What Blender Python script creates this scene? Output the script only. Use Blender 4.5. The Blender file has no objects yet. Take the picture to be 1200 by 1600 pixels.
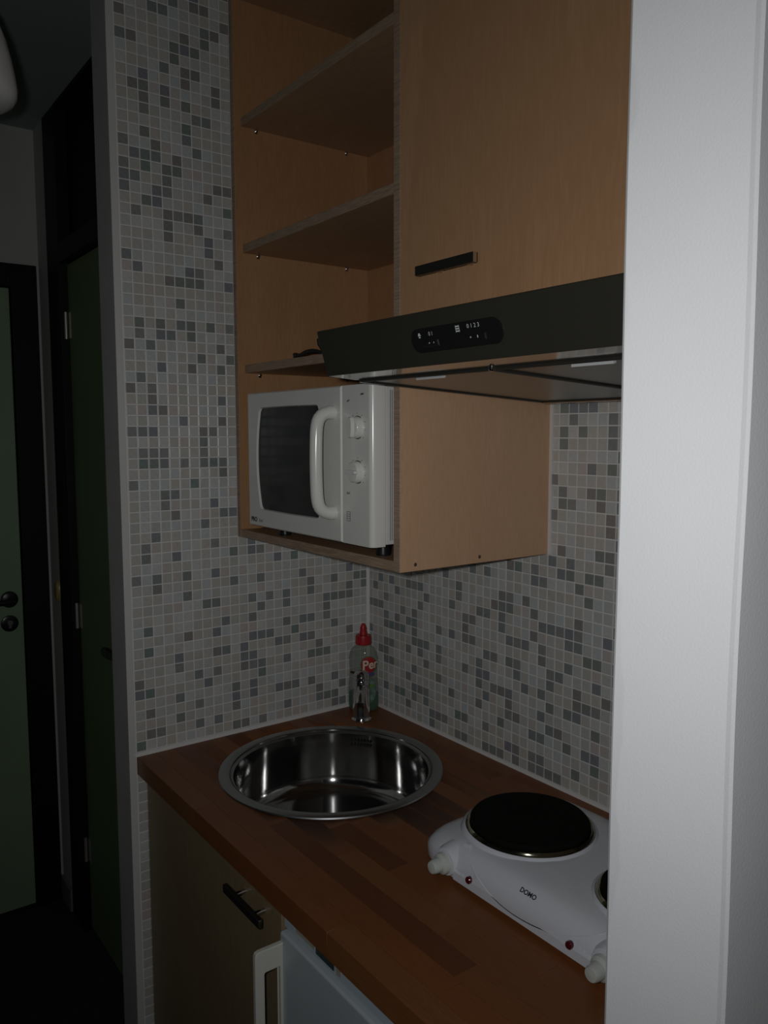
import bpy, bmesh, math, random
from mathutils import Vector, Matrix

random.seed(7)
scene = bpy.context.scene
COL = scene.collection
PI = math.pi

# ------------------------------------------------------------------ camera
CAM_POS = Vector((1.69988, -1.19502, 1.60397))
CAM_R = Vector((0.59123, 0.80650, -0.00079))
CAM_U = Vector((-0.07811, 0.05824, 0.99524))
CAM_F = Vector((-0.80271, 0.58835, -0.09743))
FPX = 1266.05                       # focal length in pixels of the 1200x1600 frame
cd = bpy.data.cameras.new('camera')
cam = bpy.data.objects.new('camera', cd)
COL.objects.link(cam)
cd.sensor_fit = 'VERTICAL'
cd.sensor_height = 36.0
cd.lens = FPX * 36.0 / 1600.0
cd.clip_start = 0.02
M = Matrix((CAM_R, CAM_U, -CAM_F)).transposed().to_4x4()
M.translation = CAM_POS
cam.matrix_world = M
scene.camera = cam

# ------------------------------------------------------------------ world, flash, exposure
w = bpy.data.worlds.new('dim_room')
scene.world = w
w.use_nodes = True
w.node_tree.nodes['Background'].inputs[0].default_value = (0.75, 0.88, 1.0, 1)
w.node_tree.nodes['Background'].inputs[1].default_value = 0.007

fl = bpy.data.lights.new('camera_flash', 'AREA')   # the camera's own flash, left of and just above the lens
fl.shape = 'RECTANGLE'
fl.size = 0.030
fl.size_y = 0.020
fl.energy = 2.2
fl.spread = math.radians(121)
fl.color = (0.97, 0.985, 1.0)
flo = bpy.data.objects.new('camera_flash', fl)
COL.objects.link(flo)
M2 = M.copy()
M2.translation = CAM_POS - CAM_R * 0.050 + CAM_U * 0.022
flo.matrix_world = M2

scene.view_settings.view_transform = 'Standard'
scene.view_settings.look = 'None'
scene.view_settings.gamma = 1.0
scene.view_settings.use_curve_mapping = False
scene.view_settings.exposure = 0.0
try:
    scene.cycles.use_denoising = True
    scene.cycles.sample_clamp_indirect = 4.0
    scene.cycles.max_bounces = 8
except Exception:
    pass


def project(p):
    d = Vector(p) - CAM_POS
    z = d.dot(CAM_F)
    return (600 + FPX * d.dot(CAM_R) / z, 800 - FPX * d.dot(CAM_U) / z)


# ------------------------------------------------------------------ materials
def new_mat(name):
    m = bpy.data.materials.new(name)
    m.use_nodes = True
    return m, m.node_tree, m.node_tree.nodes['Principled BSDF']


def plain(name, col, rough=0.5, metal=0.0, bump=0.0, bscale=200.0, spec=0.5, var=0.0, vscale=6.0, stretch=(1, 1, 1)):
    m, nt, b = new_mat(name)
    b.inputs['Base Color'].default_value = (*col, 1)
    b.inputs['Roughness'].default_value = rough
    b.inputs['Metallic'].default_value = metal
    b.inputs['Specular IOR Level'].default_value = spec
    tc = nt.nodes.new('ShaderNodeTexCoord')
    mp = nt.nodes.new('ShaderNodeMapping')
    mp.inputs['Scale'].default_value = stretch
    nt.links.new(tc.outputs['Object'], mp.inputs['Vector'])
    if var > 0:
        n = nt.nodes.new('ShaderNodeTexNoise')
        n.inputs['Scale'].default_value = vscale
        n.inputs['Detail'].default_value = 5
        nt.links.new(mp.outputs['Vector'], n.inputs['Vector'])
        r = nt.nodes.new('ShaderNodeValToRGB')
        r.color_ramp.elements[0].position = 0.32
        r.color_ramp.elements[1].position = 0.68
        r.color_ramp.elements[0].color = (*[c * (1 - var) for c in col], 1)
        r.color_ramp.elements[1].color = (*[min(1, c * (1 + var)) for c in col], 1)
        nt.links.new(n.outputs['Fac'], r.inputs['Fac'])
        nt.links.new(r.outputs['Color'], b.inputs['Base Color'])
    if bump > 0:
        n2 = nt.nodes.new('ShaderNodeTexNoise')
        n2.inputs['Scale'].default_value = bscale
        n2.inputs['Detail'].default_value = 3
        nt.links.new(mp.outputs['Vector'], n2.inputs['Vector'])
        bp = nt.nodes.new('ShaderNodeBump')
        bp.inputs['Strength'].default_value = bump
        bp.inputs['Distance'].default_value = 0.002
        nt.links.new(n2.outputs['Fac'], bp.inputs['Height'])
        nt.links.new(bp.outputs['Normal'], b.inputs['Normal'])
    return m


def wood(name, c0, c1, stretch, rough=0.4, scale=3.0, rings=0.35, spec=0.4):
    m, nt, b = new_mat(name)
    tc = nt.nodes.new('ShaderNodeTexCoord')
    mp = nt.nodes.new('ShaderNodeMapping')
    mp.inputs['Scale'].default_value = stretch
    nt.links.new(tc.outputs['Object'], mp.inputs['Vector'])
    n1 = nt.nodes.new('ShaderNodeTexNoise')          # broad cathedral figure
    n1.inputs['Scale'].default_value = scale
    n1.inputs['Detail'].default_value = 2
    n1.inputs['Distortion'].default_value = 1.2
    nt.links.new(mp.outputs['Vector'], n1.inputs['Vector'])
    mul = nt.nodes.new('ShaderNodeMath')
    mul.operation = 'MULTIPLY'
    mul.inputs[1].default_value = 9.0
    nt.links.new(n1.outputs['Fac'], mul.inputs[0])
    fr = nt.nodes.new('ShaderNodeMath')
    fr.operation = 'SINE'
    nt.links.new(mul.outputs[0], fr.inputs[0])
    n2 = nt.nodes.new('ShaderNodeTexNoise')          # fine pores
    n2.inputs['Scale'].default_value = scale * 26
    n2.inputs['Detail'].default_value = 4
    nt.links.new(mp.outputs['Vector'], n2.inputs['Vector'])
    a = nt.nodes.new('ShaderNodeMath')
    a.operation = 'MULTIPLY_ADD'
    a.inputs[1].default_value = rings * 0.5
    nt.links.new(fr.outputs[0], a.inputs[0])
    nt.links.new(n2.outputs['Fac'], a.inputs[2])
    r = nt.nodes.new('ShaderNodeValToRGB')
    r.color_ramp.elements[0].position = 0.2
    r.color_ramp.elements[1].position = 0.8
    r.color_ramp.elements[0].color = (*c0, 1)
    r.color_ramp.elements[1].color = (*c1, 1)
    nt.links.new(a.outputs[0], r.inputs['Fac'])
    nt.links.new(r.outputs['Color'], b.inputs['Base Color'])
    b.inputs['Roughness'].default_value = rough
    b.inputs['Specular IOR Level'].default_value = spec
    return m


def clear(name, col, alpha, rough=0.08):
    m, nt, b = new_mat(name)
    b.inputs['Base Color'].default_value = (*col, 1)
    b.inputs['Roughness'].default_value = rough
    b.inputs['Alpha'].default_value = alpha
    return m


MAT = {
    'paint': plain('white_wall_paint', (0.80, 0.80, 0.80), 0.55, bump=0.10, bscale=420, var=0.02, vscale=6),
    'paint_stub': plain('grey_white_wall_paint', (0.50, 0.50, 0.475), 0.6, bump=0.2, bscale=220, var=0.05, vscale=8),
    'paint_hall': plain('hall_wall_paint', (0.48, 0.49, 0.45), 0.7, bump=0.2, bscale=220, var=0.05, vscale=5),
    'ceiling': plain('ceiling_paint', (0.30, 0.35, 0.32), 0.8, bump=0.15, bscale=150),
    'floor': plain('dark_floor_covering', (0.018, 0.020, 0.019), 0.85, bump=0.4, bscale=400, var=0.2, vscale=60),
    'grout': plain('pale_grout', (0.78, 0.77, 0.74), 0.8, bump=0.3, bscale=500),
    'bead': plain('white_sealant', (0.78, 0.75, 0.72), 0.5),
    'trim': plain('white_edge_trim', (0.66, 0.65, 0.62), 0.5),
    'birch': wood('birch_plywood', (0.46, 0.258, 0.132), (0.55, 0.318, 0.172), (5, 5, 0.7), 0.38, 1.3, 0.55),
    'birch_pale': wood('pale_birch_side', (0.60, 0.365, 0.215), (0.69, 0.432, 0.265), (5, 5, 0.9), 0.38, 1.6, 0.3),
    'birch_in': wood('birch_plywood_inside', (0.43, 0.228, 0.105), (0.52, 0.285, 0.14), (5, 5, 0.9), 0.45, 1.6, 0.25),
    'ply_edge': plain('plywood_edge', (0.34, 0.24, 0.16), 0.6, var=0.25, vscale=30, stretch=(1, 1, 18)),
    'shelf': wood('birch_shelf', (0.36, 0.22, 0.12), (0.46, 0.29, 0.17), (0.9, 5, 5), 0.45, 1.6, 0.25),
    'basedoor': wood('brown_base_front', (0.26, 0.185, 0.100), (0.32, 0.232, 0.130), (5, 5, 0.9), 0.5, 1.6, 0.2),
    'handle': plain('dark_brushed_handle', (0.10, 0.095, 0.085), 0.35, 0.85),
    'chrome': plain('polished_chrome', (0.62, 0.62, 0.62), 0.09, 1.0),
    'steel': plain('brushed_sink_steel', (0.56, 0.56, 0.55), 0.12, 1.0),
    'steel_rim': plain('satin_steel_rim', (0.40, 0.41, 0.41), 0.34, 1.0),
    'dark_hole': plain('dark_opening', (0.008, 0.008, 0.008), 0.8),
    'white_enamel': plain('white_enamel', (0.74, 0.765, 0.82), 0.14),
    'knob_white': plain('off_white_knob', (0.62, 0.65, 0.60), 0.35),
    'castiron': plain('black_cast_iron', (0.006, 0.0065, 0.005), 0.8, 0.0, bump=0.1, bscale=600, spec=0.08),
    'ring': plain('steel_ring', (0.45, 0.42, 0.30), 0.10, 1.0),
    'red_lamp': plain('dark_red_lens', (0.09, 0.004, 0.008), 0.15),
    'ink': plain('black_print', (0.03, 0.025, 0.035), 0.6),
    'ink_grey': plain('grey_print', (0.24, 0.24, 0.23), 0.6),
    'print_pale': plain('pale_print', (0.60, 0.62, 0.62), 0.6),
    'micro': plain('white_microwave_plastic', (0.72, 0.71, 0.665), 0.18),
    'micro_case': plain('white_painted_case', (0.66, 0.66, 0.65), 0.4),
    'micro_glass': plain('dark_oven_glass', (0.016, 0.018, 0.017), 0.12, spec=0.32),
    'hood': plain('dark_hood_front', (0.045, 0.043, 0.032), 0.42, 0.35),
    'hood_body': plain('hood_shell', (0.05, 0.048, 0.04), 0.4, 0.5),
    'hood_black': plain('black_hood_plastic', (0.010, 0.010, 0.010), 0.35),
    'hood_lip': plain('polished_hood_lip', (0.60, 0.60, 0.58), 0.10, 1.0),
    'filter': plain('metal_grease_filter', (0.36, 0.36, 0.34), 0.34, 1.0, bump=0.15, bscale=700),
    'latch': plain('bright_latch', (0.85, 0.85, 0.84), 0.25, 0.4),
    'fridge': plain('white_fridge', (0.50, 0.55, 0.58), 0.4, bump=0.05, bscale=300),
    'fridge_fascia': plain('fridge_top_strip', (0.52, 0.60, 0.66), 0.4),
    'fridge_handle': plain('cream_handle', (0.66, 0.66, 0.58), 0.35),
    'badge': plain('dark_badge', (0.03, 0.05, 0.045), 0.4),
    'beige': plain('beige_sticker', (0.42, 0.38, 0.30), 0.5),
    'black_frame': plain('black_door_frame', (0.006, 0.007, 0.006), 0.55, spec=0.2),
    'black_panel': plain('black_transom_panel', (0.005, 0.005, 0.005), 0.6, spec=0.15),
    'green': plain('green_door_paint', (0.25, 0.36, 0.215), 0.55, bump=0.06, bscale=120, var=0.06, vscale=4),
    'green2': plain('dark_green_door_paint', (0.155, 0.225, 0.105), 0.6, var=0.06, vscale=4),
    'black_metal': plain('black_door_furniture', (0.012, 0.012, 0.012), 0.3),
    'grey_metal': plain('grey_cylinder', (0.20, 0.20, 0.19), 0.4, 0.6),
    'hinge': plain('steel_hinge', (0.55, 0.53, 0.47), 0.35, 0.7),
    'skirting': plain('grey_skirting', (0.17, 0.18, 0.16), 0.6),
    'brass': plain('yellow_plate', (0.34, 0.26, 0.09), 0.4),
    'opal': plain('opal_glass', (0.72, 0.73, 0.73), 0.25),
    'white_plastic': plain('white_plastic', (0.7, 0.7, 0.7), 0.4),
    'red_cap': plain('red_cap', (0.42, 0.012, 0.016), 0.4),
    'bottle': clear('clear_bottle_plastic', (0.24, 0.29, 0.22), 0.25, 0.10),
    'liquid': plain('green_washing_up_liquid', (0.004, 0.10, 0.04), 0.25),
    'logo_red': plain('red_logo', (0.42, 0.018, 0.02), 0.45),
    'logo_white': plain('white_logo_letters', (0.75, 0.68, 0.55), 0.5),
    'logo_rim': plain('green_logo_rim', (0.06, 0.17, 0.05), 0.5),
    'label_pale': plain('pale_green_label', (0.13, 0.22, 0.18), 0.5, var=0.5, vscale=70),
    'label_blue': plain('blue_label_mark', (0.08, 0.07, 0.22), 0.5),
    'label_lime': plain('lime_label_mark', (0.10, 0.27, 0.03), 0.5),
    'black_cord': plain('black_cord', (0.012, 0.011, 0.010), 0.6),
    'screw': plain('dark_screw_head', (0.14, 0.10, 0.07), 0.5, 0.5),
}
STAVES = [wood('oiled_stave_%s' % n, a, b_, (0.8, 6, 6), 0.42, 2.2, 0.3, 0.4) for n, a, b_ in (
    ('brown', (0.195, 0.068, 0.021), (0.245, 0.090, 0.029)),
    ('russet', (0.205, 0.068, 0.020), (0.255, 0.090, 0.028)),
    ('tan', (0.210, 0.078, 0.026), (0.265, 0.104, 0.037)),
    ('dark', (0.132, 0.043, 0.014), (0.170, 0.058, 0.019)),
    ('mid_dark', (0.170, 0.056, 0.017), (0.215, 0.074, 0.023)))]
nt = MAT['steel'].node_tree
pb_ = nt.nodes['Principled BSDF']
pb_.inputs['Anisotropic'].default_value = 0.88
pb_.inputs['Anisotropic Rotation'].default_value = 0.25
tg = nt.nodes.new('ShaderNodeTangent')
tg.direction_type = 'RADIAL'
tg.axis = 'Z'
nt.links.new(tg.outputs['Tangent'], pb_.inputs['Tangent'])
TL = [plain('tile_' + n, c, 0.30, bump=0.08, bscale=300, var=0.05, vscale=120) for n, c in (
    ('white', (0.60, 0.60, 0.585)), ('grey', (0.535, 0.54, 0.52)), ('warm', (0.55, 0.53, 0.49)),
    ('beige', (0.55, 0.515, 0.46)), ('rose', (0.55, 0.495, 0.465)), ('cool', (0.55, 0.575, 0.58)), ('sand', (0.51, 0.50, 0.46)))]
TL_W = [5, 6, 5, 3, 1.0, 2, 4]
TD = [plain('tile_' + n, c, 0.30, bump=0.08, bscale=300, var=0.08, vscale=120) for n, c in (
    ('slate', (0.26, 0.277, 0.282)), ('green_grey', (0.25, 0.274, 0.255)), ('taupe', (0.28, 0.268, 0.257)),
    ('blue_grey', (0.257, 0.265, 0.292)), ('pewter', (0.295, 0.30, 0.29)), ('sea_green', (0.225, 0.28, 0.255)))]
TD_W = [5, 4, 4, 1.5, 3, 1]


# ------------------------------------------------------------------ mesh tools
class B:
    """Collects pieces of one mesh, in world coordinates."""
    def __init__(self):
        self.v, self.f, self.mi = [], [], []

    def add(self, vs, fs, mi=0):
        o = len(self.v)
        self.v += [tuple(p) for p in vs]
        self.f += [tuple(i + o for i in f) for f in fs]
        self.mi += [mi] * len(fs)
        return self

    def box(self, x0, x1, y0, y1, z0, z1, bev=0.0, seg=2, mi=0):
        bm = bmesh.new()
        bmesh.ops.create_cube(bm, size=1.0)
        for v in bm.verts:
            v.co = Vector(((x0 + x1) / 2 + v.co.x * (x1 - x0), (y0 + y1) / 2 + v.co.y * (y1 - y0), (z0 + z1) / 2 + v.co.z * (z1 - z0)))
        if bev > 0:
            bmesh.ops.bevel(bm, geom=bm.edges[:], offset=bev, segments=seg, profile=0.5, affect='EDGES')
        return self.frombm(bm, mi)

    def frombm(self, bm, mi=0):
        bm.verts.index_update()
        self.add([v.co[:] for v in bm.verts], [[v.index for v in f.verts] for f in bm.faces], mi)
        bm.free()
        return self

    def prism(self, poly, axis, a0, a1, bev=0.0, mi=0):
        """poly: 2-D points; axis 0 -> (y,z), 1 -> (x,z), 2 -> (x,y), extruded from a0 to a1."""
        bm = bmesh.new()
        def P(q, a):
            return {0: (a, q[0], q[1]), 1: (q[0], a, q[1]), 2: (q[0], q[1], a)}[axis]
        lo = [bm.verts.new(P(q, a0)) for q in poly]
        hi = [bm.verts.new(P(q, a1)) for q in poly]
        n = len(poly)
        bm.faces.new(lo)
        bm.faces.new(hi[::-1])
        for i in range(n):
            bm.faces.new((lo[i], hi[i], hi[(i + 1) % n], lo[(i + 1) % n]))
        bmesh.ops.recalc_face_normals(bm, faces=bm.faces[:])
        if bev > 0:
            es = [e for e in bm.edges if e.calc_face_angle(0) > 0.6]
            bmesh.ops.bevel(bm, geom=es, offset=bev, segments=2, profile=0.5, affect='EDGES')
        return self.frombm(bm, mi)

    def lathe(self, prof, c, axis=Vector((0, 0, 1)), n=32, close=False, sx=1.0, sy=1.0, xdir=None, mi=0):
        """prof: (radius, height) pairs along the axis from c."""
        axis = Vector(axis).normalized()
        if xdir is None:
            xdir = axis.orthogonal()
        ex = (Vector(xdir) - axis * Vector(xdir).dot(axis)).normalized()
        ey = axis.cross(ex)
        c = Vector(c)
        vs, fs = [], []
        for (rr, h) in prof:
            for i in range(n):
                a = 2 * PI * i / n
                vs.append(c + axis * h + ex * (rr * sx * math.cos(a)) + ey * (rr * sy * math.sin(a)))
        m = len(prof)
        for j in range(m - 1 if not close else m):
            for i in range(n):
                k = (j + 1) % m
                fs.append((j * n + i, j * n + (i + 1) % n, k * n + (i + 1) % n, k * n + i))
        if not close:
            if prof[0][0] > 1e-6:
                fs.append(tuple(range(n))[::-1])
            if prof[-1][0] > 1e-6:
                fs.append(tuple((m - 1) * n + i for i in range(n)))
        return self.add(vs, fs, mi)

    def tube(self, pts, rad, n=10, mi=0, ry=1.0):
        pts = [Vector(p) for p in pts]
        R = rad if isinstance(rad, (list, tuple)) else [rad] * len(pts)
        vs, fs = [], []
        up = None
        for i, p in enumerate(pts):
            t = (pts[min(i + 1, len(pts) - 1)] - pts[max(i - 1, 0)]).normalized()
            if up is None:
                up = t.orthogonal().normalized()
            up = (up - t * up.dot(t)).normalized()
            s = t.cross(up)
            for k in range(n):
                a = 2 * PI * k / n
                vs.append(p + up * (R[i] * math.cos(a)) + s * (R[i] * ry * math.sin(a)))
        for i in range(len(pts) - 1):
            for k in range(n):
                fs.append((i * n + k, i * n + (k + 1) % n, (i + 1) * n + (k + 1) % n, (i + 1) * n + k))
        fs.append(tuple(range(n))[::-1])
        fs.append(tuple((len(pts) - 1) * n + k for k in range(n)))
        return self.add(vs, fs, mi)

    def mesh(self, name, off=Vector((0, 0, 0)), smooth=True, angle=38):
        me = bpy.data.meshes.new(name)
        me.from_pydata([(p[0] - off[0], p[1] - off[1], p[2] - off[2]) for p in self.v], [], self.f)
        bm = bmesh.new()
        bm.from_mesh(me)
        bmesh.ops.recalc_face_normals(bm, faces=bm.faces[:])
        bm.to_mesh(me)
        bm.free()
        if smooth:
            me.polygons.foreach_set('use_smooth', [True] * len(me.polygons))
            me.set_sharp_from_angle(angle=math.radians(angle))
        if any(self.mi):
            me.polygons.foreach_set('material_index', self.mi)
        return me


def world_off(o):
    v = Vector((0, 0, 0))
    while o is not None:
        v += Vector(o.location)
        o = o.parent
    return v


def obj(name, b, mat, parent=None, loc=(0, 0, 0), smooth=True, angle=38):
    """One mesh object; vertices are given in world coordinates."""
    off = Vector(loc) + world_off(parent)
    me = b.mesh(name, off, smooth, angle)
    for m in (mat if isinstance(mat, (list, tuple)) else [mat]):
        me.materials.append(MAT[m] if isinstance(m, str) else m)
    o = bpy.data.objects.new(name, me)
    o.location = loc
    COL.objects.link(o)
    if parent is not None:
        o.parent = parent
    if smooth:
        wn = o.modifiers.new('even_shading', 'WEIGHTED_NORMAL')
        wn.keep_sharp = True
        wn.weight = 90
    return o


def tag(o, label, cat, group=None):
    o['label'] = label
    o['category'] = cat
    if group:
        o['group'] = group
    return o


def thing(name, label, cat, loc, group=None):
    o = bpy.data.objects.new(name, None)
    o.empty_display_size = 0.05
    o.location = loc
    COL.objects.link(o)
    return tag(o, label, cat, group)


def struct(o, label, cat):
    o['kind'] = 'structure'
    return tag(o, label, cat)


def glyphs(text, size, where, bold=0.0, align='CENTER'):
    """Flat lettering as mesh data; where(u, v) -> world point."""
    cu = bpy.data.curves.new('lettering', 'FONT')
    cu.body = text
    cu.size = size
    cu.align_x = align
    cu.align_y = 'CENTER'
    cu.offset = bold
    cu.resolution_u = 4
    t = bpy.data.objects.new('lettering', cu)
    COL.objects.link(t)
    dg = bpy.context.evaluated_depsgraph_get()
    dg.update()
    me = bpy.data.meshes.new_from_object(t.evaluated_get(dg))
    b = B()
    b.add([where(v.co.x, v.co.y) for v in me.vertices], [tuple(p.vertices) for p in me.polygons])
    bpy.data.objects.remove(t)
    bpy.data.curves.remove(cu)
    bpy.data.meshes.remove(me)
    return b


# ================================================================== SETTING
CZ = 2.56
YH = -0.51            # plane of the hall wall that carries the dark green door
XF = -1.12            # far wall of the hall

struct(obj('floor', B().box(-1.3, 3.2, -3.2, 0.1, -0.05, 0.0), 'floor'), 'almost black floor running through the dark hall', 'floor')
struct(obj('ceiling', B().box(-1.3, 3.2, -3.2, 0.1, CZ, CZ + 0.05), 'ceiling'), 'plain dim ceiling above the hall and kitchenette', 'ceiling')

# ---- tiled walls
P = 0.0229
TS = 0.0203
wl = obj('wall_left', B().box(-0.10, -0.0015, -0.635, 0.0, 0.0, CZ, 0.002), ['paint_stub', 'grout'])
wl.data.polygons.foreach_set('material_index', [1 if p.normal.x > 0.9 else 0 for p in wl.data.polygons])
struct(wl, 'short mosaic tiled wall at the left end of the worktop', 'wall')
wb = obj('wall_back', B().box(-0.10, 1.40, 0.0015, 0.10, 0.0, CZ), 'grout')
struct(wb, 'mosaic tiled back wall behind the sink and hotplate', 'wall')

ENC_L = '0:3,4,13,15,16,26|1:4,5,6,10,18,20,24,25|2:3,6,16,22|3:4,7,9,10,11,14,16,20,25|4:14,16,22|5:13,19,25,26|6:5,6,7,10,13,14,15,18,20,26|7:6,14,15,22|8:2,7,8,10,11,15,17,18,22|9:4,9,12,13,14,25|10:5,7,8,10,18,21|11:5,14,17,25|12:2,3,4,5,10,13|13:0,2,7,10,12,14,18,19|14:0,1,4,7,21|15:2,8,13,16,24|16:18,21,24,26|17:9,11|18:13,14,16,22,25|19:14,18,25|20:24|21:19|22:16,17,22|23:18,23|24:22,23|25:20,26|26:17|27:17,18,19,21,23,24,25|28:19,23,24,25|29:19|30:18,19,24,25,26|31:17,21|32:23,24|33:17,24|34:24,26|35:25|36:17,20,23|37:16,19|38:17,24,26|39:20,22,23,25|40:16,18,20,21,23,25|42:21|44:16,19,20,21,22|45:19,20,25|46:17,26|47:18|48:18,22|49:16,19,22|50:19,20,21,22,25|51:16,23,24|52:18,22,23,26|53:16,17,22,25,26|54:21,22,24,26|55:21,23,24,25|56:19,23,26|57:20,24|58:20|59:18,19,24|60:20,22,24|61:17,22,24,25|62:17,20,24|63:19,20,22|64:21|65:15,19,20,21,25,26|66:18,20|67:17,18,26|68:15,16,22,23|69:18,19,21|70:19|71:16'
ENC_R = '0:11,15,16,19,20,21,23,25,26,27,28|1:7,11,12,13,22,23,25,26,30|2:3,5,6,8,10,15,16,19,32|3:8,9,10,21,25,26,29,31,32|4:7,14,18,22,23,27,28|5:3,4,8,12,19,22,26,32|6:2,3,10,18,20,21,22,27,29,30|7:3,4,7,9,12,16,18,19,24,26,30,31,32|8:0,8,9,10,12,18,23,27,30,33|9:3,4,5,6,8,19,20,22,23,27,28,32|10:3,5,7,8,12,14,16,17,26,29|11:0,1,2,6,8,16,22,23,24,26,31,32|12:3,9,16,17,21,25,29,30|13:1,5,10,14,18,19,21,26,27,28,29,30,33|14:2,4,7,8,9,15,20,21,22,25,30|15:15,21,22,24|16:13,31|17:17,19,25,26,30|18:22,23,25,28,29,31,32|19:27,29,33|20:28,32,33|22:33|23:27,33|24:28,29,32|25:28,31,32|26:27|27:31,33|29:28,33|30:28,30,33|31:29,33|32:28,29,30,31'


def dec(s):
    d = set()
    for row in s.split('|'):
        r, cs = row.split(':')
        for c in cs.split(','):
            d.add((int(c), int(r)))
    return d


DARK_L, DARK_R = dec(ENC_L), dec(ENC_R)


def tile_shape(nrm):
    """A pressed glass mosaic tile, 1.5 mm proud, front edges eased."""
    h, e, d = TS / 2, 0.0011, 0.0015
    ring0 = [(-h, -h), (h, -h), (h, h), (-h, h)]
    ring1 = [(-h + e, -h + e), (h - e, -h + e), (h - e, h - e), (-h + e, h - e)]
    vs = [(a, b_, -d) for a, b_ in ring0] + [(a, b_, -0.0005) for a, b_ in ring0] + [(a, b_, 0.0) for a, b_ in ring1]
    fs = []
    for k in (0, 4):
        for i in range(4):
            j = (i + 1) % 4
            fs.append((k + i, k + j, k + 4 + j, k + 4 + i))
    fs.append((8, 9, 10, 11))
    if nrm == 'x':      # face +X : u -> y, v -> z
        return [(c, a, b_) for a, b_, c in vs], fs
    return [(a, -c, b_) for a, b_, c in vs], fs      # face -Y


def pick(i, r, dark):
    rr = random.Random(i * 7919 + r * 104729 + (1 if dark else 0))
    return rr.choices(range(len(TD)), TD_W)[0] + 100 if dark else rr.choices(range(len(TL)), TL_W)[0]


def lay(wall, nrm, cells):
    vs, fs = tile_shape(nrm)
    meshes = {}
    cells.sort(key=lambda c: -c[0])
    rest = B()
    for k, (area, pos, mi) in enumerate(cells):
        if k < 300 and area > 0:
            if mi not in meshes:
                me = bpy.data.meshes.new('tile')
                me.from_pydata(vs, [], fs)
                me.update()
                me.materials.append(TD[mi - 100] if mi >= 100 else TL[mi])
                meshes[mi] = me
            o = bpy.data.objects.new('tile', meshes[mi])
            o.location = pos
            o.parent = wall
            COL.objects.link(o)
        else:
            m2 = (mi - 100 + len(TL)) if mi >= 100 else mi
            rest.add([(p[0] + pos[0], p[1] + pos[1], p[2] + pos[2]) for p in vs], fs, m2)
    o = obj('tile', rest, TL + TD, wall, smooth=False)
    o['kind'] = 'stuff'


def area_of(pos, nrm):
    x, y = project(pos)
    if not (-20 < x < 1220 and -20 < y < 1620):
        return 0
    h = TS / 2
    if nrm == 'x':
        a, b_ = project((pos[0], pos[1] + h, pos[2])), project((pos[0], pos[1] - h, pos[2]))
    else:
        a, b_ = project((pos[0] + h, pos[1], pos[2])), project((pos[0] - h, pos[1], pos[2]))
    c, d = project((pos[0], pos[1], pos[2] + h)), project((pos[0], pos[1], pos[2] - h))
    return abs((a[0] - b_[0]) * (c[1] - d[1]) - (a[1] - b_[1]) * (c[0] - d[0]))


cells = []
for i in range(27):
    for r in range(-39, 72):
        y, z = -0.00143 - (i + 0.5) * P, 0.908 + (r + 0.5) * P
        if r < 0 and (i < 25 or z > 0.89):
            continue
        if z > 1.355 and i < 15:
            continue
        if z > CZ - 0.012:
            continue
        ar = area_of((0, y, z), 'x')
        if r < 0:
            ar *= 0.2
        cells.append((ar, (0.0, y, z), pick(i, r, (i, r) in DARK_L)))
lay(wl, 'x', cells)
cells = []
for c in range(55):
    for r in range(0, 37):
        x, z = 0.0088 + c * P, 0.9065 + (r + 0.5) * P
        if z > 1.36 and x < 0.622:
            continue
        ar = area_of((x, 0, z), 'y')
        if c > 33:
            ar = 0
        cells.append((ar, (x, 0.0, z), pick(c + 500, r, (c, r) in DARK_R or (c > 33 and random.random() < 0.2))))
lay(wb, 'y', cells)

struct(obj('trim_1', B().box(-0.0015, 0.0022, -0.637, -0.6225, 0.0, CZ, 0.0008), 'trim'), 'slim white edge strip down the front end of the left tiles', 'trim')
struct(obj('trim_2', B().prism([(0, -0.0), (0.006, -0.0), (0.0, -0.006)], 2, 0.902, 1.366), 'bead'), 'white sealant line in the corner between the tiled walls', 'trim')
struct(obj('trim_3', B().prism([(-0.001, 0.900), (0.005, 0.900), (0.0035, 0.9040), (0.0012, 0.9070), (-0.001, 0.9075)], 1, -0.624, -0.001), 'bead'), 'white sealant line between the worktop and the left tiles', 'trim')
struct(obj('trim_4', B().prism([(0.001, 0.900), (-0.004, 0.900), (-0.003, 0.9030), (-0.0012, 0.9055), (0.001, 0.906)], 0, 0.003, 1.272), 'bead'), 'white sealant line between the worktop and the back tiles', 'trim')

# ---- white wall at the right end of the niche, close to the camera
X0, X1, Y0 = 1.2735, 1.386, -0.645
prof2 = [(X0, 0.0015), (X0, Y0 + 0.006), (X0 + 0.0012, Y0 + 0.0022), (X0 + 0.0045, Y0), (X1 - 0.006, Y0), (X1 - 0.0018, Y0 - 0.0010), (X1, Y0 + 0.0016), (X1, Y0 + 0.007), (X1, 0.0015)]
jr = random.Random(3)
NZ = 128
jl, jr2 = [0.0] * (NZ + 1), [0.0] * (NZ + 1)
for arr, amp in ((jl, 0.0011), (jr2, 0.0012)):
    ph = [(jr.uniform(0.5, 9), jr.uniform(0, 6.28), jr.uniform(0.2, 1)) for _ in range(7)]
    for i in range(NZ + 1):
        arr[i] = amp * sum(k_ * math.sin(f_ * i * CZ / NZ * 2 + p_) for f_, p_, k_ in ph) / 2.2
vs, fs = [], []
n = len(prof2)
for i in range(NZ + 1):
    for q, (x, y) in enumerate(prof2):
        vs.append((x + (jl[i] if 1 <= q <= 3 else jr2[i] if 4 <= q <= 7 else 0), y, CZ * i / NZ))
for i in range(NZ):
    for q in range(n):
        k = (q + 1) % n
        fs.append((i * n + q, i * n + k, (i + 1) * n + k, (i + 1) * n + q))
fs += [tuple(range(n))[::-1], tuple(NZ * n + q for q in range(n))]
bR = B().add(vs, fs)
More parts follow.
